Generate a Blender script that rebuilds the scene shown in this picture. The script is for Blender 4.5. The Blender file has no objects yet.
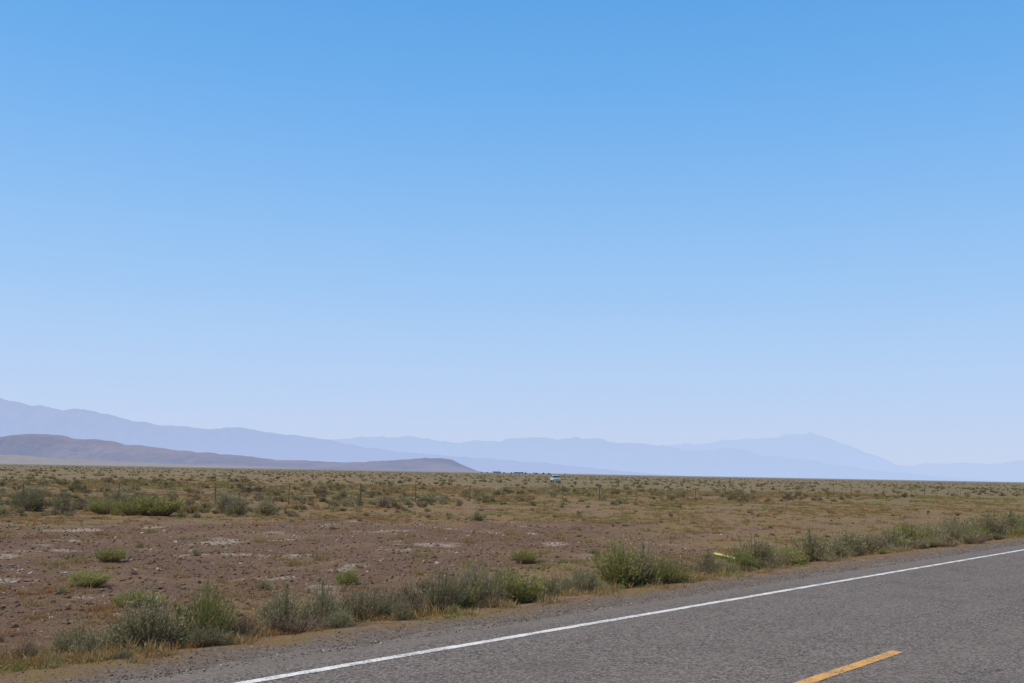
import bpy, math, random
import numpy as np
from mathutils import Matrix, Vector
rng = np.random.default_rng(7)
random.seed(7)
scene = bpy.context.scene
COL = scene.collection

# ------------------------------------------------------------------ layout
BETA = math.radians(41.0)
SB, CB = math.sin(BETA), math.cos(BETA)
def uv2xy(u, v): return u*SB - v*CB, u*CB + v*SB
def xy2uv(x, y): return x*SB + y*CB, y*SB - x*CB

def hsh(ix, iy, s):
    n = (ix.astype(np.int64)*374761393 + iy.astype(np.int64)*668265263 + s*1442695041) & 0xffffffff
    n = ((n ^ (n >> 13))*1274126177) & 0xffffffff
    n = n ^ (n >> 16)
    return (n & 0xffffff)/float(0xffffff)
def vnoise(x, y, s=0):
    x = np.asarray(x, float); y = np.asarray(y, float)
    ix = np.floor(x); iy = np.floor(y); fx = x-ix; fy = y-iy
    fx = fx*fx*(3-2*fx); fy = fy*fy*(3-2*fy)
    a = hsh(ix, iy, s); b = hsh(ix+1, iy, s); c = hsh(ix, iy+1, s); d = hsh(ix+1, iy+1, s)
    return (a*(1-fx)+b*fx)*(1-fy)+(c*(1-fx)+d*fx)*fy
def fbm(x, y, s=0, o=4):
    t = 0; a = .5; n = 0
    x = np.asarray(x, float); y = np.asarray(y, float)
    for i in range(o):
        t = t + a*vnoise(x, y, s+i*17); n += a; a *= .5; x = x*2.03+3.1; y = y*2.03+1.7
    return t/n
def sstep(a, b, x):
    t = np.clip((x-a)/(b-a), 0, 1); return t*t*(3-2*t)

def height(x, y):
    x = np.asarray(x, float); y = np.asarray(y, float)
    u, v = xy2uv(x, y)
    d = np.maximum(v-8.3, -0.2-v)          # distance outside pavement
    z = -0.035 - 0.27*sstep(0.5, 3.2, d)
    z = z + 0.05*(fbm(x/0.5, y/0.5, 3)-.5)*sstep(0.1, 1.0, d)
    z = z + 0.16*(fbm(x/1.8, y/1.8, 5)-.5)*sstep(1.0, 3.5, d)
    z = z + 0.5*(fbm(x/22, y/22, 9, 3)-.5)*sstep(5, 20, d)
    return z

def patch_mask(x, y):      # bare, scraped gravelly ground
    u, v = xy2uv(x, y)
    m = 1 - np.sqrt(((u-4)/31.0)**2 + ((v-23.5)/11.5)**2)
    return sstep(-0.15, 0.25, m + 0.9*(fbm(x/5, y/5, 21)-.5))

# ------------------------------------------------------------------ mesh helpers
def mk_mesh(name, V, F, mats=(), fm=None, tint=None, smooth=False):
    V = np.asarray(V, np.float32); F = np.asarray(F, np.int32)
    me = bpy.data.meshes.new(name)
    n, k = F.shape
    me.vertices.add(len(V)); me.vertices.foreach_set('co', V.ravel())
    me.loops.add(n*k); me.loops.foreach_set('vertex_index', F.ravel())
    me.polygons.add(n); me.polygons.foreach_set('loop_start', np.arange(0, n*k, k, dtype=np.int32))
    for m in mats: me.materials.append(m)
    if fm is not None: me.polygons.foreach_set('material_index', np.asarray(fm, np.int32))
    me.polygons.foreach_set('use_smooth', np.full(n, smooth, dtype=bool))
    if tint is not None:
        a = me.attributes.new('tint', 'FLOAT', 'FACE'); a.data.foreach_set('value', np.asarray(tint, np.float32))
    me.update(calc_edges=True); me.validate()
    return me
def mk_obj(name, me, loc=(0,0,0), link=True, parent=None):
    o = bpy.data.objects.new(name, me); o.location = loc
    if link: COL.objects.link(o)
    if parent: o.parent = parent
    return o
def grid_faces(nr, nc, wrap=False):
    i = np.arange(nr-1)[:, None]; j = np.arange(nc if wrap else nc-1)[None, :]
    j2 = (j+1) % nc
    return np.stack([i*nc+j+0*j2, i*nc+j2, (i+1)*nc+j2, (i+1)*nc+j], -1).reshape(-1, 4)

# ------------------------------------------------------------------ material helpers
class NT:
    def __init__(s, name):
        s.m = bpy.data.materials.new(name); s.m.use_nodes = True
        s.t = s.m.node_tree; s.t.nodes.clear()
        s.out = s.n('ShaderNodeOutputMaterial')
    def n(s, typ, **kw):
        nd = s.t.nodes.new(typ)
        for k, v in kw.items(): setattr(nd, k, v)
        return nd
    def l(s, a, b): s.t.links.new(a, b)
    def val(s, sock, x):
        if isinstance(x, bpy.types.NodeSocket): s.l(x, sock)
        elif x is not None: sock.default_value = x
    def math(s, op, a, b=None, c=None, clamp=False):
        nd = s.n('ShaderNodeMath', operation=op); nd.use_clamp = clamp
        s.val(nd.inputs[0], a); s.val(nd.inputs[1], b); s.val(nd.inputs[2], c)
        return nd.outputs[0]
    def noise(s, vec, scale, detail=4, rough=.55, dist=0):
        nd = s.n('ShaderNodeTexNoise'); s.l(vec, nd.inputs['Vector'])
        nd.inputs['Scale'].default_value = scale; nd.inputs['Detail'].default_value = detail
        nd.inputs['Roughness'].default_value = rough; nd.inputs['Distortion'].default_value = dist
        return nd.outputs['Fac']
    def mr(s, x, a, b, c=0., d=1., smooth=True):
        nd = s.n('ShaderNodeMapRange'); nd.interpolation_type = 'SMOOTHSTEP' if smooth else 'LINEAR'
        s.val(nd.inputs[0], x)
        for i, q in enumerate((a, b, c, d)): nd.inputs[i+1].default_value = q
        return nd.outputs[0]
    def mix(s, f, a, b, blend='MIX'):
        nd = s.n('ShaderNodeMix', data_type='RGBA', blend_type=blend)
        s.val(nd.inputs[0], f)
        for sock, x in ((nd.inputs[6], a), (nd.inputs[7], b)):
            if isinstance(x, (tuple, list)): sock.default_value = (*x, 1) if len(x) == 3 else x
            else: s.l(x, sock)
        return nd.outputs[2]
    def pos(s): return s.n('ShaderNodeNewGeometry').outputs['Position']
    def dot(s, v, d):
        nd = s.n('ShaderNodeVectorMath', operation='DOT_PRODUCT'); s.l(v, nd.inputs[0]); nd.inputs[1].default_value = d
        return nd.outputs['Value']
    def bsdf(s, col, rough=.9, spec=.2, bump=None, strength=.5, dist=.02):
        b = s.n('ShaderNodeBsdfPrincipled')
        if isinstance(col, (tuple, list)): b.inputs['Base Color'].default_value = (*col, 1)
        else: s.l(col, b.inputs['Base Color'])
        s.val(b.inputs['Roughness'], rough); b.inputs['Specular IOR Level'].default_value = spec
        if bump is not None:
            bn = s.n('ShaderNodeBump'); bn.inputs['Strength'].default_value = strength
            bn.inputs['Distance'].default_value = dist; s.l(bump, bn.inputs['Height'])
            s.l(bn.outputs[0], b.inputs['Normal'])
        return b.outputs[0]
    def finish(s, sh): s.l(sh, s.out.inputs['Surface']); return s.m

PAINTED_HAZE = (0.42, 0.54, 0.78)  # glow colour for the haze painted onto the far ground

def simple(name, col, rough=.7, spec=.3, var=.15, scale=20):
    k = NT(name); p = k.n('ShaderNodeTexCoord').outputs['Object']
    f = k.noise(p, scale)
    c = k.mix(k.mr(f, .3, .7), tuple(x*(1-var) for x in col), tuple(min(1, x*(1+var)) for x in col))
    return k.finish(k.bsdf(c, rough, spec))

def leaf_mat(name, ca, cb, trans=.28):
    k = NT(name)
    at = k.n('ShaderNodeAttribute', attribute_name='tint').outputs['Fac']
    oi = k.n('ShaderNodeObjectInfo').outputs['Random']
    f = k.math('ADD', k.math('MULTIPLY', at, .5), k.math('MULTIPLY', oi, .5))
    c = k.mix(f, ca, cb)
    b = k.n('ShaderNodeBsdfDiffuse'); k.l(c, b.inputs[0])
    tr = k.n('ShaderNodeBsdfTranslucent'); k.l(c, tr.inputs[0])
    ms = k.n('ShaderNodeMixShader'); ms.inputs[0].default_value = trans
    k.l(b.outputs[0], ms.inputs[1]); k.l(tr.outputs[0], ms.inputs[2])
    return k.finish(ms.outputs[0])

M_sage = leaf_mat('sage_leaves', (.20,.18,.085), (.44,.39,.20))
M_rabbit = leaf_mat('rabbitbrush_leaves', (.22,.22,.06), (.44,.41,.13))
M_dry = leaf_mat('dry_grass_blades', (.30,.185,.075), (.46,.34,.15))
M_rust = leaf_mat('rust_grass_blades', (.26,.12,.045), (.38,.21,.08))
M_grn = leaf_mat('green_grass_blades', (.19,.18,.045), (.33,.29,.09))
M_olive = leaf_mat('field_brush_leaves', (.14,.12,.055), (.28,.225,.10))
M_twig = leaf_mat('twigs', (.16,.11,.07), (.30,.22,.14), .05)

# ---- ground
k = NT('desert_soil_painted_haze'); P = k.pos()
U = k.dot(P, (SB, CB, 0)); Vv = k.dot(P, (-CB, SB, 0))
n1 = k.noise(P, .35, 6, .6); n2 = k.noise(P, 3.0, 6, .65); n3 = k.noise(P, 16, 5, .75); n4 = k.noise(P, .06, 5, .6)
soil = k.mix(k.mr(n2, .35, .65), (.105,.060,.034), (.225,.140,.078))
soil = k.mix(k.mr(n3, .45, .7), soil, (.29,.195,.12))
grass = k.mix(k.mr(n2, .35, .65), (.215,.122,.050), (.18,.135,.05))
base = k.mix(k.mr(n1, .42, .62), soil, grass)
# scraped reddish patch
du = k.math('DIVIDE', k.math('SUBTRACT', U, 4.), 31.); dv = k.math('DIVIDE', k.math('SUBTRACT', Vv, 23.5), 11.5)
rr = k.math('SQRT', k.math('ADD', k.math('MULTIPLY', du, du), k.math('MULTIPLY', dv, dv)))
pm = k.mr(k.math('ADD', k.math('SUBTRACT', 1., rr), k.math('MULTIPLY', k.math('SUBTRACT', k.noise(P, .2, 5), .5), 1.1)), -.15, .25)
pc = k.mix(k.mr(n3, .38, .68), (.088,.047,.027), (.235,.148,.092))
pc = k.mix(k.mr(n2, .42, .75), pc, (.165,.097,.057))
pc = k.mix(k.math('MULTIPLY', k.mr(n1, .5, .62), .5), pc, (.20,.13,.068))
white = k.math('MULTIPLY', k.mr(k.noise(P, .45, 4), .58, .67), k.mr(n3, .45, .56))
pc = k.mix(k.math('MULTIPLY', white, .8), pc, (.50,.42,.33))
base = k.mix(pm, base, pc)
# far field cover
rad = k.n('ShaderNodeVectorMath', operation='LENGTH'); k.l(P, rad.inputs[0]); rad = rad.outputs['Value']
farc = k.mix(k.mr(n4, .40, .60), (.195,.120,.060), (.14,.112,.047))
farc = k.mix(k.mr(n1, .50, .68), farc, (.235,.155,.08))
nf = k.noise(P, .004, 5, .6)
farc = k.mix(k.mr(nf, .4, .65), farc, (.135,.12,.053))
base = k.mix(k.math('MULTIPLY', k.mr(rad, 45, 120), .85), base, farc)
# gravel shoulder
sh = k.mr(k.math('ADD', Vv, k.math('MULTIPLY', k.noise(P, 1.6, 5), 1.8)), 10.2, 9.4)
vor = k.n('ShaderNodeTexVoronoi'); k.l(P, vor.inputs['Vector']); vor.inputs['Scale'].default_value = 40
vg = k.n('ShaderNodeSeparateColor'); k.l(vor.outputs['Color'], vg.inputs[0])
gr = k.mix(vg.outputs[0], (.10,.078,.058), (.24,.19,.15))
gr = k.mix(k.mr(n2, .5, .7), gr, (.14,.105,.074))
base = k.mix(sh, base, gr)
bh = k.math('ADD', k.math('MULTIPLY', n2, .6), k.math('MULTIPLY', n3, .4))
surf = k.bsdf(base, .95, .1, bh, 1., .12)
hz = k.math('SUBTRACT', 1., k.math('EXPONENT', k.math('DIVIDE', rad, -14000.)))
em = k.n('ShaderNodeEmission'); em.inputs[0].default_value = (*PAINTED_HAZE, 1); em.inputs[1].default_value = .9  # air haze painted into the soil surface as emission, stronger with distance
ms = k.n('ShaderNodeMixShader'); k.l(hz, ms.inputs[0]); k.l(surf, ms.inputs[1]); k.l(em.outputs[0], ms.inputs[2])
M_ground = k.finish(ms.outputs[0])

# ---- asphalt (aged chip seal)
def chipseal(k, P):
    vo = k.n('ShaderNodeTexVoronoi'); k.l(P, vo.inputs['Vector']); vo.inputs['Scale'].default_value = 48
    sc = k.n('ShaderNodeSeparateColor'); k.l(vo.outputs['Color'], sc.inputs[0])
    f1 = k.noise(P, 16, 5, .75); f2 = k.noise(P, .8, 5, .6)
    c = k.mix(k.mr(sc.outputs[0], .1, 1.), (.047,.038,.032), (.235,.194,.162))
    c = k.mix(k.math('MULTIPLY', k.mr(f1, .42, .72), .6), c, (.14,.114,.095))
    return c, vo.outputs['Distance'], f1, f2
k = NT('asphalt'); P = k.pos(); U = k.dot(P, (SB, CB, 0)); Vv = k.dot(P, (-CB, SB, 0))
c, vd, f1, f2 = chipseal(k, P)
cmb = k.n('ShaderNodeCombineXYZ'); k.l(k.math('MULTIPLY', U, .05), cmb.inputs[0]); k.l(Vv, cmb.inputs[1])
st = k.noise(cmb.outputs[0], 1.6, 4, .6)
c = k.mix(k.math('MULTIPLY', k.mr(st, .35, .65), .35), c, (.165,.134,.110))
c = k.mix(k.math('MULTIPLY', k.mr(f2, .48, .72), .38), c, (.075,.060,.050))
c = k.mix(k.math('MULTIPLY', k.mr(k.math('ADD', Vv, k.math('MULTIPLY', f2, .3)), 7.55, 8.1), .4), c, (.17,.134,.105))
M_asph = k.finish(k.bsdf(c, .9, .2, vd, .65, .015))

def paint(name, col):
    k = NT(name); P = k.pos(); c, vd, f1, f2 = chipseal(k, P)
    w = k.mr(k.math('ADD', k.math('MULTIPLY', k.noise(P, 45, 4, .7), .7), k.math('MULTIPLY', k.noise(P, 4, 4), .3)), .41, .53, .15, .96)
    cc = k.mix(w, c, col)
    return k.finish(k.bsdf(cc, .7, .3, vd, .5, .01))
M_white = paint('white_road_paint', (.68,.64,.58))
M_yel = paint('yellow_road_paint', (.60,.30,.06))

# ------------------------------------------------------------------ ground sheet
r1 = np.exp(np.arange(math.log(1.2), math.log(60), .0115)); r2 = np.exp(np.arange(math.log(61), math.log(90000), .045))
R = np.concatenate([[.05, .4, .8], r1, r2, [95000.]])
A = np.concatenate([np.radians(np.arange(-62, 62, .26)), np.radians(np.arange(62, 298, 3.0))])
RR, AA = np.meshgrid(R, A, indexing='ij')
X = RR*np.sin(AA); Y = RR*np.cos(AA); Z = height(X, Y)
Z = np.where(RR > 3000, -.3, Z)
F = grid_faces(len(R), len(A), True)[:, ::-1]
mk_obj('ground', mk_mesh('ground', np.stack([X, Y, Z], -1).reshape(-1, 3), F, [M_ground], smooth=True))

# ------------------------------------------------------------------ road
us = np.concatenate([np.arange(-400, -6, 4.), np.arange(-6, 60, .06), np.arange(60, 200, 1.), np.arange(200, 3000, 20.)])
def strip(name, us, vl, vr, z, mat, jit=0., sc=.3, seed=0, ncol=8, road=False):
    jl = jit*(fbm(us/sc, us*0, seed, 5)-.5)*2; jr = jit*(fbm(us/sc, us*0+50, seed+1, 5)-.5)*2
    t = np.linspace(0, 1, ncol)
    if road: t = np.array([0, .006, .1, .3, .5, .7, .9, .994, 1.])
    t = t[None, :]
    v = (vr+jr)[:, None]*(1-t) + (vl+jl)[:, None]*t
    u = us[:, None] + 0*t
    x, y = uv2xy(u, v)
    zz = np.full_like(x, z)
    if road: zz[:, 0] -= .05; zz[:, -1] -= .05
    V = np.stack([x, y, zz], -1).reshape(-1, 3)
    return mk_obj(name, mk_mesh(name, V, grid_faces(len(us), t.shape[1]), [mat], smooth=False))
strip('road', us, 8.25, -.25, 0., M_asph, .20, .8, 31, 12, True)
strip('white_edge_line', us, 7.43, 7.315, .004, M_white, .014, .15, 41, 2)
strip('white_edge_line', us, .61, .50, .004, M_white, .014, .15, 43, 2)
allv = []
for i in range(-12, 60):
    s = 7.9+12.2*i
    uu = np.arange(s, s+3.01, .05)
    jl = .010*(fbm(uu/.15, uu*0, 51)-.5)*2
    t = np.array([0, 1.])[None, :]
    u = uu[:, None]+0*t; v = 3.93*(1-t)+4.06*t + jl[:, None]
    x, y = uv2xy(u, v); allv.append(np.stack([x, y, 0*x+.004], -1).reshape(-1, 3))
FF = []; off = 0
for a in allv:
    FF.append(grid_faces(len(a)//2, 2)+off); off += len(a)
mk_obj('yellow_centre_line', mk_mesh('yellow_centre_line', np.concatenate(allv), np.concatenate(FF), [M_yel]))

# ------------------------------------------------------------------ plants
def nrm(a): return a/np.maximum(np.linalg.norm(a, axis=-1, keepdims=True), 1e-9)
def leaves(Pt, D, L, W, r):
    D = nrm(D); S = nrm(np.cross(D, r.normal(size=D.shape)))
    L = np.asarray(L)[:, None]; W = np.asarray(W)[:, None]
    V = np.stack([Pt, Pt+D*L*.45+S*W*.5, Pt+D*L, Pt+D*L*.45-S*W*.5], 1).reshape(-1, 3)
    return V, np.arange(len(V)).reshape(-1, 4)
def shrub(name, seed, H, Rr, nst, npl, L, W, mats, upright=0., sw=.004, lumps=5, leafmin=.45, nb=16):
    """stems grouped in boughs so that the crown breaks into separate tufts with gaps"""
    r = np.random.default_rng(seed)
    bph = r.uniform(0, 2*np.pi, nb); bth = np.arcsin(r.uniform(.03, 1, nb)); bl = r.uniform(.74, 1.05, nb); btn = r.uniform(0, 1, nb)
    bi = r.integers(0, nb, nst)
    ph = bph[bi]+r.normal(size=nst)*.28/np.maximum(np.cos(bth[bi]), .35); th = np.clip(bth[bi]+r.normal(size=nst)*.21, .02, 1.57)
    lump = bl[bi]*(1+.09*r.normal(size=nst))
    if upright > 0:
        q = np.clip(np.cos(th), 0, 1)
        tip = np.stack([Rr*q*np.cos(ph), Rr*q*np.sin(ph), H*(1-.38*q**2)*r.uniform(.5, 1.04, nst)*(.35+.65*lump)], -1)
        bs = tip*np.array([.3, .3, 0])
    else:
        tip = np.stack([Rr*np.cos(th)*np.cos(ph), Rr*np.cos(th)*np.sin(ph), H*(.10+.92*np.sin(th))], -1)*(lump*r.uniform(.70, 1.02, nst))[:, None]
        bs = tip*np.array([.1, .1, 0])
    bs[:, 2] = -.06
    mid = bs*.35+tip*.65; mid[:, 2] = tip[:, 2]*.45
    def bez(t): return bs*(1-t)**2+2*mid*t*(1-t)+tip*t*t
    def tan(t): return nrm(2*(1-t)*(mid-bs)+2*t*(tip-mid))
    Vs = []; Fs = []; fm = []; ti = []; off = 0
    side = nrm(np.cross(tip-bs, r.normal(size=tip.shape)))*sw*.5
    ts = [0, .35, .7, 1.]
    for a, b in zip(ts[:-1], ts[1:]):
        pa, pb = bez(a), bez(b); wa, wb = 1-a*.7, 1-b*.7
        V = np.stack([pa-side*wa, pa+side*wa, pb+side*wb, pb-side*wb], 1).reshape(-1, 3)
        Vs.append(V); Fs.append(np.arange(len(V)).reshape(-1, 4)+off); off += len(V)
        fm.append(np.ones(nst)); ti.append(r.uniform(0, 1, nst))
    for i in range(npl):
        t = r.uniform(leafmin, 1.0, nst)[:, None]
        p = bez(t); d = tan(t)+r.normal(size=p.shape)*.5
        V, Fq = leaves(p+r.normal(size=p.shape)*L*.15, d, L*r.uniform(.6, 1.3, nst), W*r.uniform(.7, 1.3, nst), r)
        Vs.append(V); Fs.append(Fq+off); off += len(V)
        fm.append(np.zeros(nst)); ti.append(np.clip(btn[bi]*.65+r.uniform(0, .35, nst), 0, 1))
    return mk_mesh(name, np.concatenate(Vs), np.concatenate(Fs), mats, np.concatenate(fm), np.concatenate(ti))
def grass(name, seed, n, Rr, H, W, mat, clumps=9, lean=.35):
    r = np.random.default_rng(seed)
    cc = r.normal(size=(clumps, 2))*Rr*.5
    ci = r.integers(0, clumps, n)
    b = cc[ci]+r.normal(size=(n, 2))*Rr*.09
    p0 = np.concatenate([b, np.full((n, 1), -.02)], 1)
    d = np.concatenate([(b-cc[ci])/(Rr*.09)*lean*.6+r.normal(size=(n, 2))*lean*.6, np.ones((n, 1))], 1)
    h = H*r.uniform(.4, 1.1, n)*r.uniform(.5, 1.15, clumps)[ci]
    d = nrm(d); S = nrm(np.cross(d, r.normal(size=d.shape)))*W*.5
    m = p0+d*h[:, None]*.55; d2 = nrm(d+np.concatenate([r.normal(size=(n, 2))*.35, -np.abs(r.normal(size=(n, 1)))*.2], 1))
    t = m+d2*h[:, None]*.5
    V = np.stack([p0-S, p0+S, m+S*.8, m-S*.8, t+S*.15, t-S*.15], 1).reshape(-1, 3)
    q = np.arange(n)[:, None]*6
    F = np.concatenate([q+np.array([[0, 1, 2, 3]]), q+np.array([[3, 2, 4, 5]])])
    ti = r.uniform(0, 1, n)
    return mk_mesh(name, V, F, [mat], None, np.concatenate([ti, ti]))

sage = [shrub('sagebrush_%d' % i, 100+i, 1., .8, 560, 7, .070, .020, [M_sage, M_twig], 0, .011, nb=18+i*4) for i in range(4)]
sage_g = [shrub('sagebrush_g%d' % i, 120+i, 1., .8, 560, 7, .070, .020, [M_rabbit if i else M_sage, M_twig], 0, .011, nb=18+i*4) for i in range(3)]
rabb = [shrub('rabbitbrush_%d' % i, 140+i, 1., .50, 440, 7, .085, .014, [M_rabbit, M_twig], 1., .010, nb=22) for i in range(2)]
sage_u = [shrub('sagebrush_u%d' % i, 160+i, 1., .75, 560, 5, .080, .016, [M_sage, M_twig], 1., .011, nb=22) for i in range(3)]
dead = [shrub('dead_brush_%d' % i, 180+i, 1., .75, 420, 3, .10, .012, [M_twig, M_twig], i, .013, nb=20) for i in range(2)]

def put(name, me, x, y, w, h, base_r=.8):
    o = mk_obj(name, me, (x, y, float(height(x, y))-.01))
    far = 1.0 if y > 40 and x < 0 else 1.1
    s = w/(2*base_r*.76)*far; o.scale = (s*random.uniform(.95, 1.05), s*random.uniform(.95, 1.05), h*1.12*far*random.uniform(.92, 1.12))
    o.rotation_euler = (0, 0, random.uniform(0, 6.28)); return o
RB = [  # (kind, x, y, width m, height m)
 ('s', -4.72,11.4,.55,.34),('s',-3.88,11.15,.78,.58),('r',-3.42,11.6,.46,.64),('d',-3.0,11.9,.5,.28),('s',-2.75,12.7,.66,.50),
 ('s',-2.35,13.0,.5,.50),('g',-2.03,12.45,.28,.22),('u',-1.95,13.6,.66,.48),('d',-1.45,13.9,.55,.40),('u',-1.0,14.3,.62,.64),
 ('g',-.62,14.6,.45,.36),('u',-.30,15.0,.62,.60),('r',.06,15.3,.66,.58),('d',.30,15.6,.5,.34),('s',.72,16.3,.5,.3),('u',1.15,16.7,.5,.42),
 ('g',2.0,18.0,.95,.74),('s',2.40,18.1,.8,.62),('g',2.88,18.0,.66,.42),('d',3.35,19.6,.85,.55),('s',4.1,20.8,.6,.45),
 ('g',5.0,22.0,.7,.50),('s',5.5,22.6,1.0,.68),('d',6.0,23.0,.7,.4),('g',6.6,24.0,.7,.45),('s',7.5,25.2,.95,.62),('u',8.2,26.2,.7,.5),
 ('s',9.2,27.6,1.05,.74),('g',9.9,28.3,.8,.55),('d',10.6,29.2,.8,.6),('s',11.6,30.4,1.0,.66),('g',12.6,31.6,1.1,.80),('s',13.6,32.8,1.1,.7),
 ('u',14.4,33.4,.9,.65),('s',15.2,34.4,1.2,.8),('g',16.4,35.6,1.,.65),('s',17.6,37.,1.3,.85),('d',18.4,37.9,1.,.6),('s',19.4,39.,1.4,.9),('g',20.8,40.6,1.2,.8),
 ('s',22.5,42.,1.4,.9),
 ('d',-5.3,11.3,.5,.22),('s',-6.3,11.9,.6,.35),('d',-3.5,12.4,.7,.3),('d',-4.3,11.9,.6,.3),('d',-2.5,12.2,.5,.25),('d',-.2,14.4,.4,.2),
 ('r',-5.6,15.5,.5,.25),('r',-7.4,18.,.55,.3),('r',.4,24.,.5,.3),('g',-3.0,19.,.45,.25),('r',-8.8,22.5,.5,.3),
 # mid-ground
 ('r',-15.6,42.5,1.3,.9),('r',-14.7,42.3,1.5,.9),('s',-21.3,45.,1.3,1.0),('s',-20.2,46.,1.0,.8),('r',-17.6,44.,1.1,.65),('s',-19.0,49.,1.3,1.0),
 ('s',-11.6,43.,1.1,.85),('d',-12.4,45.,1.,.8),('s',-10.8,44.5,1.1,.8),('g',-1.3,42.,.5,.45),('s',-22.6,47.,1.2,.9),('s',-14.,50.,1.4,.9)]
mp = {'s': ('sagebrush', sage, .8), 'g': ('green_shrub', sage_g, .8), 'r': ('rabbitbrush', rabb, .5), 'u': ('sagebrush', sage_u, .72), 'd': ('dead_brush', dead, .76)}
for kd, x, y, w, h in RB:
    nm, lst, br = mp[kd]; put(nm, random.choice(lst), x, y, w, h, br)

# scatter through geometry nodes
def scatter(name, x, y, rotz, scl, protos, idx, zoff=0., tilt=0.):
    x = np.asarray(x); y = np.asarray(y); n = len(x)
    col = bpy.data.collections.new(name+'_kinds')
    for i, me in enumerate(protos):
        o = bpy.data.objects.new('%s_kind_%s' % (name, 'abcdefghij'[i]), me); col.objects.link(o)
    me = bpy.data.meshes.new(name); me.vertices.add(n)
    me.vertices.foreach_set('co', np.stack([x, y, height(x, y)+zoff], -1).astype(np.float32).ravel())
    rt = np.stack([rng.normal(size=n)*tilt, rng.normal(size=n)*tilt, rotz], -1)
    a = me.attributes.new('rot', 'FLOAT_VECTOR', 'POINT'); a.data.foreach_set('vector', rt.astype(np.float32).ravel())
    a = me.attributes.new('scl', 'FLOAT_VECTOR', 'POINT'); a.data.foreach_set('vector', np.asarray(scl, np.float32).ravel())
    a = me.attributes.new('idx', 'INT', 'POINT'); a.data.foreach_set('value', np.asarray(idx, np.int32))
    ob = mk_obj(name, me)
    g = bpy.data.node_groups.new(name+'_nodes', 'GeometryNodeTree')
    g.interface.new_socket('Geometry', in_out='INPUT', socket_type='NodeSocketGeometry')
    g.interface.new_socket('Geometry', in_out='OUTPUT', socket_type='NodeSocketGeometry')
    gi = g.nodes.new('NodeGroupInput'); go = g.nodes.new('NodeGroupOutput')
    ci = g.nodes.new('GeometryNodeCollectionInfo'); ci.inputs['Collection'].default_value = col
    ci.inputs['Separate Children'].default_value = True; ci.inputs['Reset Children'].default_value = True
    ip = g.nodes.new('GeometryNodeInstanceOnPoints'); ip.inputs['Pick Instance'].default_value = True
    def na(nm, t):
        q = g.nodes.new('GeometryNodeInputNamedAttribute'); q.data_type = t; q.inputs['Name'].default_value = nm
        return [o for o in q.outputs if o.enabled and o.name == 'Attribute'][0]
    L = g.links.new
    L(gi.outputs[0], ip.inputs['Points']); L(ci.outputs[0], ip.inputs['Instance'])
    L(na('idx', 'INT'), ip.inputs['Instance Index']); L(na('rot', 'FLOAT_VECTOR'), ip.inputs['Rotation']); L(na('scl', 'FLOAT_VECTOR'), ip.inputs['Scale'])
    L(ip.outputs[0], go.inputs[0])
    md = ob.modifiers.new('scatter', 'NODES'); md.node_group = g
    return ob
def polar(n, ra, rb, amax=60, p=1.):
    r = ra+(rb-ra)*rng.uniform(0, 1, n)**p; a = np.radians(rng.uniform(-amax, amax, n))
    return r*np.sin(a), r*np.cos(a)

# far / mid field brush
lod = [shrub('field_brush_m%d' % i, 200+i, 1., .8, 110, 4, .20, .05, [m, M_twig], upr, .02, nb=10) for i, (m, upr) in enumerate([(M_sage, 0), (M_olive, 0), (M_olive, 1.), (M_twig, 0), (M_dry, 1.)])]
x, y = polar(36000, 30, 1500, 58, 1.25)
u, v = xy2uv(x, y); rd = np.hypot(x, y)
cl = fbm(x/18, y/18, 61, 4)
keep = (v > 36+6*fbm(x/9, y/9, 5)) & (rng.uniform(0, 1, len(x)) < sstep(.34, .62, cl)*.9+.10) & ((rd > 70) | (rng.uniform(0, 1, len(x)) < .8))
x, y = x[keep], y[keep]; n = len(x); s = (.16+.6*rng.uniform(0, 1, n)**1.6)*(.75+.5*fbm(x/25, y/25, 8))
scatter('field_brush', x, y, rng.uniform(0, 6.28, n), np.stack([s, s, s*rng.uniform(.65, 1.1, n)], -1), lod, rng.choice(5, n, p=[.24, .31, .18, .15, .12]))
# roadside and near shrubs, small
near = [sage[1], sage_g[0], sage_u[0], dead[0], dead[1], sage_g[1]]
NS = 820
u = rng.uniform(-12, 160, NS); v = 10.5+rng.normal(size=NS)*.8+u*.012
x1, y1 = uv2xy(u, v); s1 = rng.uniform(.10, .40, NS)*(1+np.clip(u-20, 0, 50)*.022)
ok = v > 9.3+np.clip(u-40, 0, 50)*.015; x1, y1, s1 = x1[ok], y1[ok], s1[ok]
x2, y2 = polar(1500, 12, 75, 58); u2, v2 = xy2uv(x2, y2)
ok = (v2 > 12) & (rng.uniform(0, 1, len(x2)) < .9-.75*patch_mask(x2, y2)); x2, y2 = x2[ok], y2[ok]
s2 = (.06+.2*rng.uniform(0, 1, len(x2))**1.5)*(1+1.3*sstep(30, 50, v2[ok]))
x = np.concatenate([x1, x2]); y = np.concatenate([y1, y2]); s = np.concatenate([s1, s2]); n = len(x)
scatter('low_shrubs', x, y, rng.uniform(0, 6.28, n), np.stack([s, s, s*rng.uniform(.6, 1.1, n)], -1), near, rng.choice(6, n, p=[.24, .18, .14, .16, .12, .16]), -.01)

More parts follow.
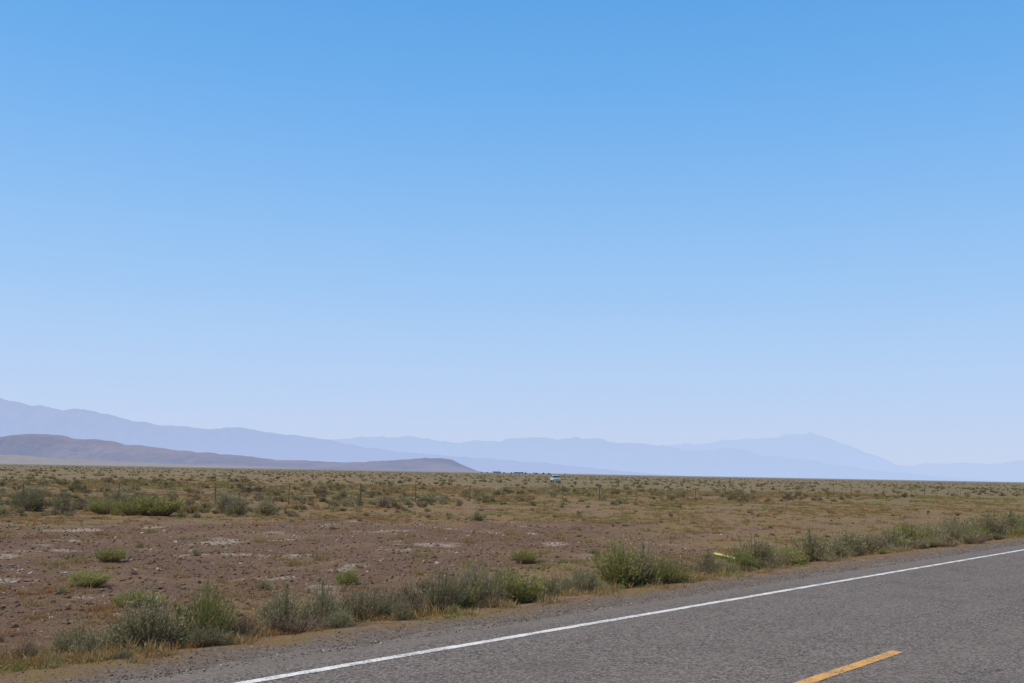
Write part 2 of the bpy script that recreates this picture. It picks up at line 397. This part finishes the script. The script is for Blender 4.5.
# grasses
gd = [grass('dry_a', 1, 130, .4, .20, .011, M_dry), grass('dry_b', 2, 120, .4, .13, .011, M_dry, 14), grass('rust_a', 3, 140, .4, .12, .011, M_rust, 12, .6),
      grass('green_a', 4, 130, .4, .14, .012, M_grn, 10), grass('green_b', 5, 110, .35, .10, .016, M_grn, 12, .8)]
x, y = polar(36000, 8, 150, 50, 1.15); u, v = xy2uv(x, y); rd = np.hypot(x, y)
pmk = patch_mask(x, y); g1 = fbm(x/3.5, y/3.5, 71, 4); g2 = fbm(x/6+40, y/6, 77, 4); g3 = fbm(x/1.2, y/1.2, 79, 3)
dens = (.10+.85*sstep(.40, .62, g1))*(1-.93*pmk)*sstep(8.9, 9.9, v+.8*(fbm(x/.7, y/.7, 13)-.5))
dens = np.maximum(dens, .5*sstep(9.4, 10.2, v)*sstep(12.5, 11.3, v)*sstep(.42, .58, g3))
dens = np.maximum(dens, .45*sstep(.61, .68, g3)*pmk)
keep = rng.uniform(0, 1, len(x)) < dens
x, y, v, g2, rd = x[keep], y[keep], v[keep], g2[keep], rd[keep]; n = len(x)
ridx = np.where((g2 > .55), rng.choice([3, 4, 0], n, p=[.5, .3, .2]), np.where(g2 < .45, rng.choice([2, 0, 1], n, p=[.55, .2, .25]), rng.choice([0, 1, 2, 4], n, p=[.32, .33, .17, .18])))
s = rng.uniform(.5, 1.1, n)*(1+.8*sstep(40, 120, rd))
scatter('dry_grass', x, y, rng.uniform(0, 6.28, n), np.stack([s, s, s*rng.uniform(.6, 1.1, n)], -1), gd, ridx, 0., .05)

# stones
def rockmesh(name, seed, mat):
    import bmesh
    bm = bmesh.new(); bmesh.ops.create_icosphere(bm, subdivisions=2, radius=1.)
    r = np.random.default_rng(seed); pl = nrm(r.normal(size=(9, 3))); dd = r.uniform(.45, .9, 9)
    for vv in bm.verts:
        c = np.array(vv.co)
        for a, b in zip(pl, dd):
            t = c@a
            if t > b: c = c-a*(t-b)
        vv.co = c*np.array([1, .8, .6])*(1+.05*r.normal())
    me = bpy.data.meshes.new(name); bm.to_mesh(me); bm.free(); me.materials.append(mat); return me
def rock_mat(name, a, b):
    k = NT(name); oi = k.n('ShaderNodeObjectInfo').outputs['Random']; p = k.n('ShaderNodeTexCoord').outputs['Object']
    c = k.mix(oi, a, b); c = k.mix(k.math('MULTIPLY', k.noise(p, 3, 5), .5), c, tuple(.6*q for q in a))
    return k.finish(k.bsdf(c, .9, .2))
Mr1 = rock_mat('brown_stone', (.10,.053,.030), (.28,.175,.11)); Mr2 = rock_mat('pale_stone', (.30,.24,.19), (.50,.43,.35)); Mr3 = rock_mat('grey_gravel', (.08,.065,.052), (.26,.21,.17))
rk = [rockmesh('st%d' % i, 300+i, m) for i, m in enumerate([Mr1, Mr1, Mr2, Mr3, Mr3])]
x, y = polar(42000, 14, 46, 50, 1.0); m = patch_mask(x, y); u, v = xy2uv(x, y)
keep = (v > 12) & (rng.uniform(0, 1, len(x)) < .06+.94*m); x, y = x[keep], y[keep]; n = len(x)
pale = fbm(x/1.6, y/1.6, 91, 3) > .66
s = .014+.050*rng.uniform(0, 1, n)**3.5
idx = np.where(pale & (rng.uniform(0, 1, n) < .4), 2, np.where(rng.uniform(0, 1, n) < .02, 2, rng.choice([0, 1], n)))
scatter('field_stones', x, y, rng.uniform(0, 6.28, n), np.stack([s, s, s], -1), rk, idx, .002, .4)
u = rng.uniform(-6, 60, 24000); v = 8.0+np.abs(rng.normal(size=len(u)))*.65
x, y = uv2xy(u, v); n = len(x); s = .005+.013*rng.uniform(0, 1, n)**2.5
z_on = np.where(v < 8.2, .035, 0.)
scatter('roadside_gravel', x, y, rng.uniform(0, 6.28, n), np.stack([s, s, s], -1), rk, rng.choice([0, 3, 4, 2], n, p=[.2, .42, .35, .03]), .002+z_on, .4)

# ------------------------------------------------------------------ wire fence
M_post = simple('weathered_wood', (.20,.155,.115), .9, .1); M_tpost = simple('rusty_steel', (.14,.10,.07), .7, .3); M_wire = simple('galvanised_wire', (.22,.20,.18), .5, .5)
def cyl(p0, p1, r0, r1, n=6):
    p0 = np.array(p0, float); p1 = np.array(p1, float); d = nrm((p1-p0)[None])[0]
    a = nrm(np.cross(d, [0.3, .9, .2])[None])[0]; b = np.cross(d, a)
    an = np.arange(n)*2*np.pi/n; ring = np.cos(an)[:, None]*a+np.sin(an)[:, None]*b
    V = np.concatenate([p0+ring*r0, p1+ring*r1]); i = np.arange(n); j = (i+1) % n
    return V, np.stack([i, j, j+n, i+n], -1)
def join(parts):
    V = []; F = []; o = 0
    for a, b in parts: V.append(a); F.append(b+o); o += len(a)
    return np.concatenate(V), np.concatenate(F)
fence = bpy.data.objects.new('wire_fence', None); COL.objects.link(fence)
wood = []; steel = []; wires = []; prev = None
VF = 47.
for i, uf in enumerate(np.arange(-60, 420, 5.)):
    fx, fy = uv2xy(uf+random.uniform(-.3, .3), VF+random.uniform(-.05, .05)); z = float(height(fx, fy)); ln = [random.uniform(-.05, .05) for _ in range(2)]
    top = 1.15+random.uniform(-.06, .08)
    if i % 5 == 0: wood.append(cyl((fx, fy, z-.3), (fx+ln[0], fy+ln[1], z+top+.04), .055, .045, 8))
    else: steel.append(cyl((fx, fy, z-.3), (fx+ln[0], fy+ln[1], z+top), .026, .024, 5))
    cur = [(fx, fy, z+hh) for hh in (.35, .60, .84, 1.09)]
    if prev:
        for a, b in zip(prev, cur): wires.append(cyl(a, b, .003, .003, 3))
    prev = cur
for nm, pr, mt in (('wooden_posts', wood, M_post), ('steel_posts', steel, M_tpost), ('wires', wires, M_wire)):
    V, F = join(pr); mk_obj(nm, mk_mesh(nm, V, F, [mt]), parent=fence)

# ------------------------------------------------------------------ small objects
def box(cx, cy, cz, sx, sy, sz, top=1., shift=0.):
    hx, hy, hz = sx/2, sy/2, sz/2
    V = [(-hx,-hy,-hz),(hx,-hy,-hz),(hx,hy,-hz),(-hx,hy,-hz),(-hx*top,-hy*top+shift,hz),(hx*top,-hy*top+shift,hz),(hx*top,hy*top+shift,hz),(-hx*top,hy*top+shift,hz)]
    V = np.array(V)+np.array([cx, cy, cz]); F = np.array([(0,3,2,1),(4,5,6,7),(0,1,5,4),(1,2,6,5),(2,3,7,6),(3,0,4,7)])
    return V, F
def part(nm, pr, mat, parent, bevel=0.):
    V, F = join(pr) if isinstance(pr, list) else pr
    o = mk_obj(nm, mk_mesh(nm, V, F, [mat]), parent=parent)
    if bevel: b = o.modifiers.new('bevel', 'BEVEL'); b.width = bevel; b.segments = 2
    return o
# fallen flexible delineator
M_ylg = simple('yellow_green_plastic', (.56,.53,.19), .5, .4, .08); M_refl = simple('pale_reflector', (.6,.6,.5), .3, .5, .03)
dl = bpy.data.objects.new('fallen_delineator_post', None); COL.objects.link(dl)
n = 24; t = np.linspace(0, 1, n); xx = (t-.5)*.66; zz = .02*np.sin(t*3)+.0
cs = np.array([(-.042, .018), (-.034, 0), (.034, 0), (.042, .018), (.038, .022), (.030, .005), (-.030, .005), (-.038, .022)])
V = np.stack([np.repeat(xx, 8), np.tile(cs[:, 0], n), np.repeat(zz, 8)+np.tile(cs[:, 1], n)], -1)
part('panel', (V, grid_faces(n, 8, True)), M_ylg, dl)
part('reflector', box(.26, 0, .025, .08, .045, .006), M_refl, dl)
dx, dy = 5.2, 24.0
dl.location = (dx, dy, float(height(dx, dy))+.20); dl.rotation_euler = (math.radians(45), math.radians(13), math.radians(-8))

# pickup truck far out on the flat
M_body = simple('white_car_paint', (.50,.55,.60), .35, .5, .04); M_glass = simple('dark_glass', (.03,.04,.05), .15, .6, .05); M_tyre = simple('tyre_rubber', (.03,.03,.03), .9, .1); M_chr = simple('chrome_trim', (.5,.5,.5), .3, .6, .05)
tk = bpy.data.objects.new('pickup_truck', None); COL.objects.link(tk)
part('body', [box(0, 0, .78, 1.9, 5.2, .5), box(0, -1.75, 1.09, 1.8, 1.5, .14, .94)], M_body, tk, .05)
part('cab', box(0, -.2, 1.40, 1.78, 1.9, .72, .8), M_body, tk, .05)
part('windows', [box(0, -.2, 1.42, 1.72, 1.98, .44, .88), box(0, -.2, 1.42, 1.83, 1.5, .44, .86)], M_glass, tk)
part('bed_rails', [box(-.88, 1.7, 1.14, .12, 1.8, .24), box(.88, 1.7, 1.14, .12, 1.8, .24), box(0, 2.54, 1.14, 1.64, .1, .24)], M_body, tk)
part('bumper_and_grille', [box(0, -2.66, .55, 1.85, .12, .22), box(0, -2.62, .86, 1.1, .06, .26)], M_chr, tk)
part('wheels', [cyl((sx*.72, yy, .38), (sx*.97, yy, .38), .38, .38, 20) for sx in (-1, 1) for yy in (-1.6, 1.6)], M_tyre, tk)
tx, ty = .0458*255, 255.
tk.location = (tx, ty, float(height(tx, ty))-.05); tk.rotation_euler = (0, 0, math.radians(6))

# ranch buildings on the horizon
M_wall = simple('pale_siding', (.36,.36,.36), .8, .2, .06, 2); M_roof = simple('dark_roof', (.20,.18,.18), .8, .2); M_met = simple('metal_roof', (.36,.40,.44), .5, .4, .06)
def house(name, x, y, L, W, H, rh, roofm, rot):
    e = bpy.data.objects.new(name, None); COL.objects.link(e); e.location = (x, y, -.4); e.rotation_euler = (0, 0, rot)
    part('walls', box(0, 0, H/2, L, W, H), M_wall, e)
    a, b = L/2+.4, W/2+.4; V = np.array([(-a,-b,H),(a,-b,H),(a,b,H),(-a,b,H),(-a,0,H+rh),(a,0,H+rh)]) + np.array([0,0,.01])
    part('roof', (V, np.array([(0,3,2,1),(0,1,5,4),(2,3,4,5)])), roofm, e)
    part('gables', (np.array([(-L/2+.01,-W/2,H),(-L/2+.01,W/2,H),(-L/2+.01,.05,H+rh*.93),(-L/2+.01,-.05,H+rh*.93),(L/2-.01,-W/2,H),(L/2-.01,W/2,H),(L/2-.01,.05,H+rh*.93),(L/2-.01,-.05,H+rh*.93)]), np.array([(0,1,2,3),(4,5,6,7)])), M_wall, e)
    part('door', box(-L*.1, -W/2-.02, 1.05, 1., .06, 2.1), M_roof, e)
    part('windows', [box(q*L, -W/2-.02, 1.6, 1.3, .05, 1.1) for q in (-.35, .15, .36)], M_glass, e)
house('ranch_house', -28, 2200, 16, 9, 2.8, 1.8, M_roof, .2)
house('metal_barn', 20, 2240, 20, 12, 3.6, 1.6, M_met, -.15)
house('farm_shed', 56, 2180, 9, 6, 2.6, 1.2, M_met, .4)
tm = shrub('tree_crown', 400, 1., .55, 400, 8, .14, .06, [M_sage, M_twig], 0, .03)
xt = np.array([-62, -50, -12, 4, 36, 74, 88, 130.]); yt = np.array([2220, 2230, 2210, 2250, 2245, 2200, 2230, 2350.])
st = rng.uniform(3.0, 4.6, len(xt))
scatter('distant_trees', xt, yt, rng.uniform(0, 6, len(xt)), np.stack([st*1.4, st*1.4, st*.8], -1), [tm], np.zeros(len(xt)), -.3)

# ------------------------------------------------------------------ mountains
def painted_haze_mat(name, ca, cb, hazec, f0, f1, ztop, es=1.):
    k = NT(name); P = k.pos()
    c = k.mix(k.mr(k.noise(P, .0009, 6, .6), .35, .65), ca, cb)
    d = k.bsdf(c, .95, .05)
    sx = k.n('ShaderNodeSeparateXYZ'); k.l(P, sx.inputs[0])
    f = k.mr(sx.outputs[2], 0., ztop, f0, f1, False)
    em = k.n('ShaderNodeEmission'); em.inputs[0].default_value = (*hazec, 1); em.inputs[1].default_value = es  # aerial haze painted onto the rock as emission, denser towards the base
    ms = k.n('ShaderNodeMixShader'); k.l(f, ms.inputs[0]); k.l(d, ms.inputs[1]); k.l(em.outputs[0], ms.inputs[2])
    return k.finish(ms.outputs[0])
def mountains(name, prof, D, depth, mat, seed, nc=1100, nr=90, rough=.05):
    pa = np.array(prof, float)/998.
    az = np.linspace(pa[0, 0], pa[-1, 0], nc); h = np.interp(az, pa[:, 0], pa[:, 1])
    DR = D+.6*depth
    h = h*(1+rough*(fbm(az*60, az*0, seed, 5)-.5)*2)+ .0036*(fbm(az*90, az*0+3, seed+5, 6)-.5)*np.clip(h/.02, 0, 1)
    t = np.linspace(0, 1, nr)[:, None]
    sh = np.where(t < .6, np.sin(np.clip(t/.6, 0, 1)*np.pi/2)**1.3, np.cos(np.clip((t-.6)/.4, 0, 1)*np.pi/2))
    Yv = D+depth*t+0*az[None]; Xv = az[None]*DR+0*t
    q = DR*.012
    rid = 1-np.abs(fbm(Xv/q/1.4+.6*fbm(Xv/q, Yv/q, seed+2), Yv/q/3.5, seed+9, 5)*2-1)
    Zv = h[None]*DR*sh*(1-(1-sh)*.9*(1-rid)*2.2)
    Zv = np.maximum(Zv, 0)-8*(sh < .02)
    V = np.stack([Xv, Yv, Zv], -1).reshape(-1, 3)
    mk_obj(name, mk_mesh(name, V, grid_faces(nr, nc), [mat], smooth=True))
P1 = [(-1100,30),(-950,55),(-812,60),(-650,85),(-560,72),(-512,66),(-490,62),(-465,57),(-440,55),(-412,50),(-385,46),(-362,42),(-330,40),(-300,37),(-282,41),(-262,38),(-240,36),(-212,32),(-180,28),(-150,24),(-100,18),(-40,14),(40,10),(120,3),(160,0)]
P2 = [(-700,20),(-400,26),(-260,28),(-212,30),(-180,30),(-150,32),(-112,34),(-80,31),(-50,29),(-32,30),(0,33),(30,34),(60,35),(90,34),(128,31),(160,28),(180,26),(225,27),(250,22),(300,17),(350,10),(420,4),(480,0)]
P2b = [(60,10),(100,20),(150,28),(190,33),(225,37),(250,38),(270,41),(300,44),(315,41),(330,35),(350,28),(370,20),(385,13),(420,7),(480,3),(600,0)]
P3 = [(100,4),(250,10),(350,13),(385,14),(410,15),(440,18),(470,17),(500,20),(530,21),(560,24),(620,18),(700,30),(850,22),(1000,5)]
PH = [(-1000,2),(-850,10),(-700,24),(-600,32),(-540,27),(-512,26),(-472,29.5),(-432,27),(-392,22),(-352,17.5),(-312,14.5),(-272,12),(-232,9),(-192,7.5),(-162,7.2),(-132,8.6),(-102,11.5),(-72,13),(-57,11.5),(-42,5),(-32,1.),(-25,0)]
PL = [(-1000,4),(-800,9),(-650,13),(-560,9),(-512,9),(-460,6),(-420,5),(-350,3),(-260,1.2),(-200,0)]
mountains('mountain_range', P3, 70000, 9000, painted_haze_mat('painted_haze_rock_d', (.2,.18,.17), (.14,.13,.13), (.50,.615,.865), .99, .975, 1500), 5, rough=.08)
mountains('mountain_range', P2b, 52000, 8000, painted_haze_mat('painted_haze_rock_c', (.2,.18,.17), (.12,.12,.12), (.48,.612,.87), .99, .955, 2300), 8, rough=.07)
mountains('mountain_range', P2, 42000, 8000, painted_haze_mat('painted_haze_rock_b', (.2,.18,.17), (.12,.12,.12), (.46,.585,.85), .99, .935, 1700), 7, rough=.08)
mountains('mountain_range', P1, 26000, 7000, painted_haze_mat('painted_haze_rock_a', (.2,.19,.17), (.09,.10,.09), (.42,.52,.79), .985, .88, 1900), 11)
mountains('hills', PH, 9000, 3000, painted_haze_mat('painted_haze_hill_rock', (.24,.16,.11), (.08,.075,.055), (.30,.355,.57), .70, .58, 300), 23, rough=.08)
mountains('foothills', PL, 6500, 1500, painted_haze_mat('painted_haze_foothill_rock', (.30,.20,.12), (.20,.16,.09), (.36,.41,.58), .50, .42, 100), 29, rough=.15)

# ------------------------------------------------------------------ light
EL, AZ = math.radians(60), math.radians(-95)
w = bpy.data.worlds.new('World'); scene.world = w; w.use_nodes = True
nt = w.node_tree; nt.nodes.clear()
sk = nt.nodes.new('ShaderNodeTexSky'); sk.sky_type = 'NISHITA'; sk.sun_disc = False
sk.sun_elevation = EL; sk.sun_rotation = AZ % (2*math.pi); sk.altitude = 1300; sk.air_density = 1.0; sk.dust_density = .3; sk.ozone_density = 2.
bg = nt.nodes.new('ShaderNodeBackground'); bg.inputs[1].default_value = .1
# clear-day gradient by elevation (values divided by the background strength)
tc = nt.nodes.new('ShaderNodeTexCoord'); sx = nt.nodes.new('ShaderNodeSeparateXYZ'); nt.links.new(tc.outputs['Generated'], sx.inputs[0])
cr = nt.nodes.new('ShaderNodeValToRGB'); cr.color_ramp.interpolation = 'B_SPLINE'
stops = [(0, (.56,.64,.87)), (.03, (.55,.65,.89)), (.085, (.50,.66,.93)), (.172, (.38,.62,.95)), (.316, (.19,.48,.92)), (.445, (.115,.395,.85)), (.60, (.08,.29,.68)), (1., (.04,.17,.42))]
while len(cr.color_ramp.elements) < len(stops): cr.color_ramp.elements.new(.5)
for e, (p, c) in zip(cr.color_ramp.elements, stops): e.position = p; e.color = (*c, 1)
nt.links.new(sx.outputs[2], cr.inputs[0])
ml = nt.nodes.new('ShaderNodeVectorMath'); ml.operation = 'SCALE'; ml.inputs['Scale'].default_value = 10.
nt.links.new(cr.outputs[0], ml.inputs[0])
mx = nt.nodes.new('ShaderNodeMix'); mx.data_type = 'RGBA'; mx.inputs[0].default_value = .90
nt.links.new(sk.outputs[0], mx.inputs[6]); nt.links.new(ml.outputs[0], mx.inputs[7])
wo = nt.nodes.new('ShaderNodeOutputWorld')
nt.links.new(mx.outputs[2], bg.inputs[0]); nt.links.new(bg.outputs[0], wo.inputs[0])
sd = bpy.data.lights.new('sun', 'SUN'); sd.energy = 4.4; sd.angle = math.radians(.5); sd.color = (1., .92, .80)
so = bpy.data.objects.new('sun', sd); COL.objects.link(so)
dv = Vector((math.sin(AZ)*math.cos(EL), math.cos(AZ)*math.cos(EL), math.sin(EL)))
so.rotation_euler = dv.to_track_quat('Z', 'Y').to_euler(); so.location = dv*50
scene.view_settings.view_transform = 'Standard'; scene.view_settings.look = 'None'; scene.view_settings.exposure = 0

# ------------------------------------------------------------------ camera
cd = bpy.data.cameras.new('camera'); cd.lens = 35; cd.sensor_width = 36; cd.clip_start = .1; cd.clip_end = 200000
co = bpy.data.objects.new('camera', cd); COL.objects.link(co)
co.matrix_world = Matrix.Translation((0, 0, 1.8)) @ Matrix.Rotation(math.radians(97.5), 4, 'X') @ Matrix.Rotation(math.radians(1.06), 4, 'Z')
scene.camera = co
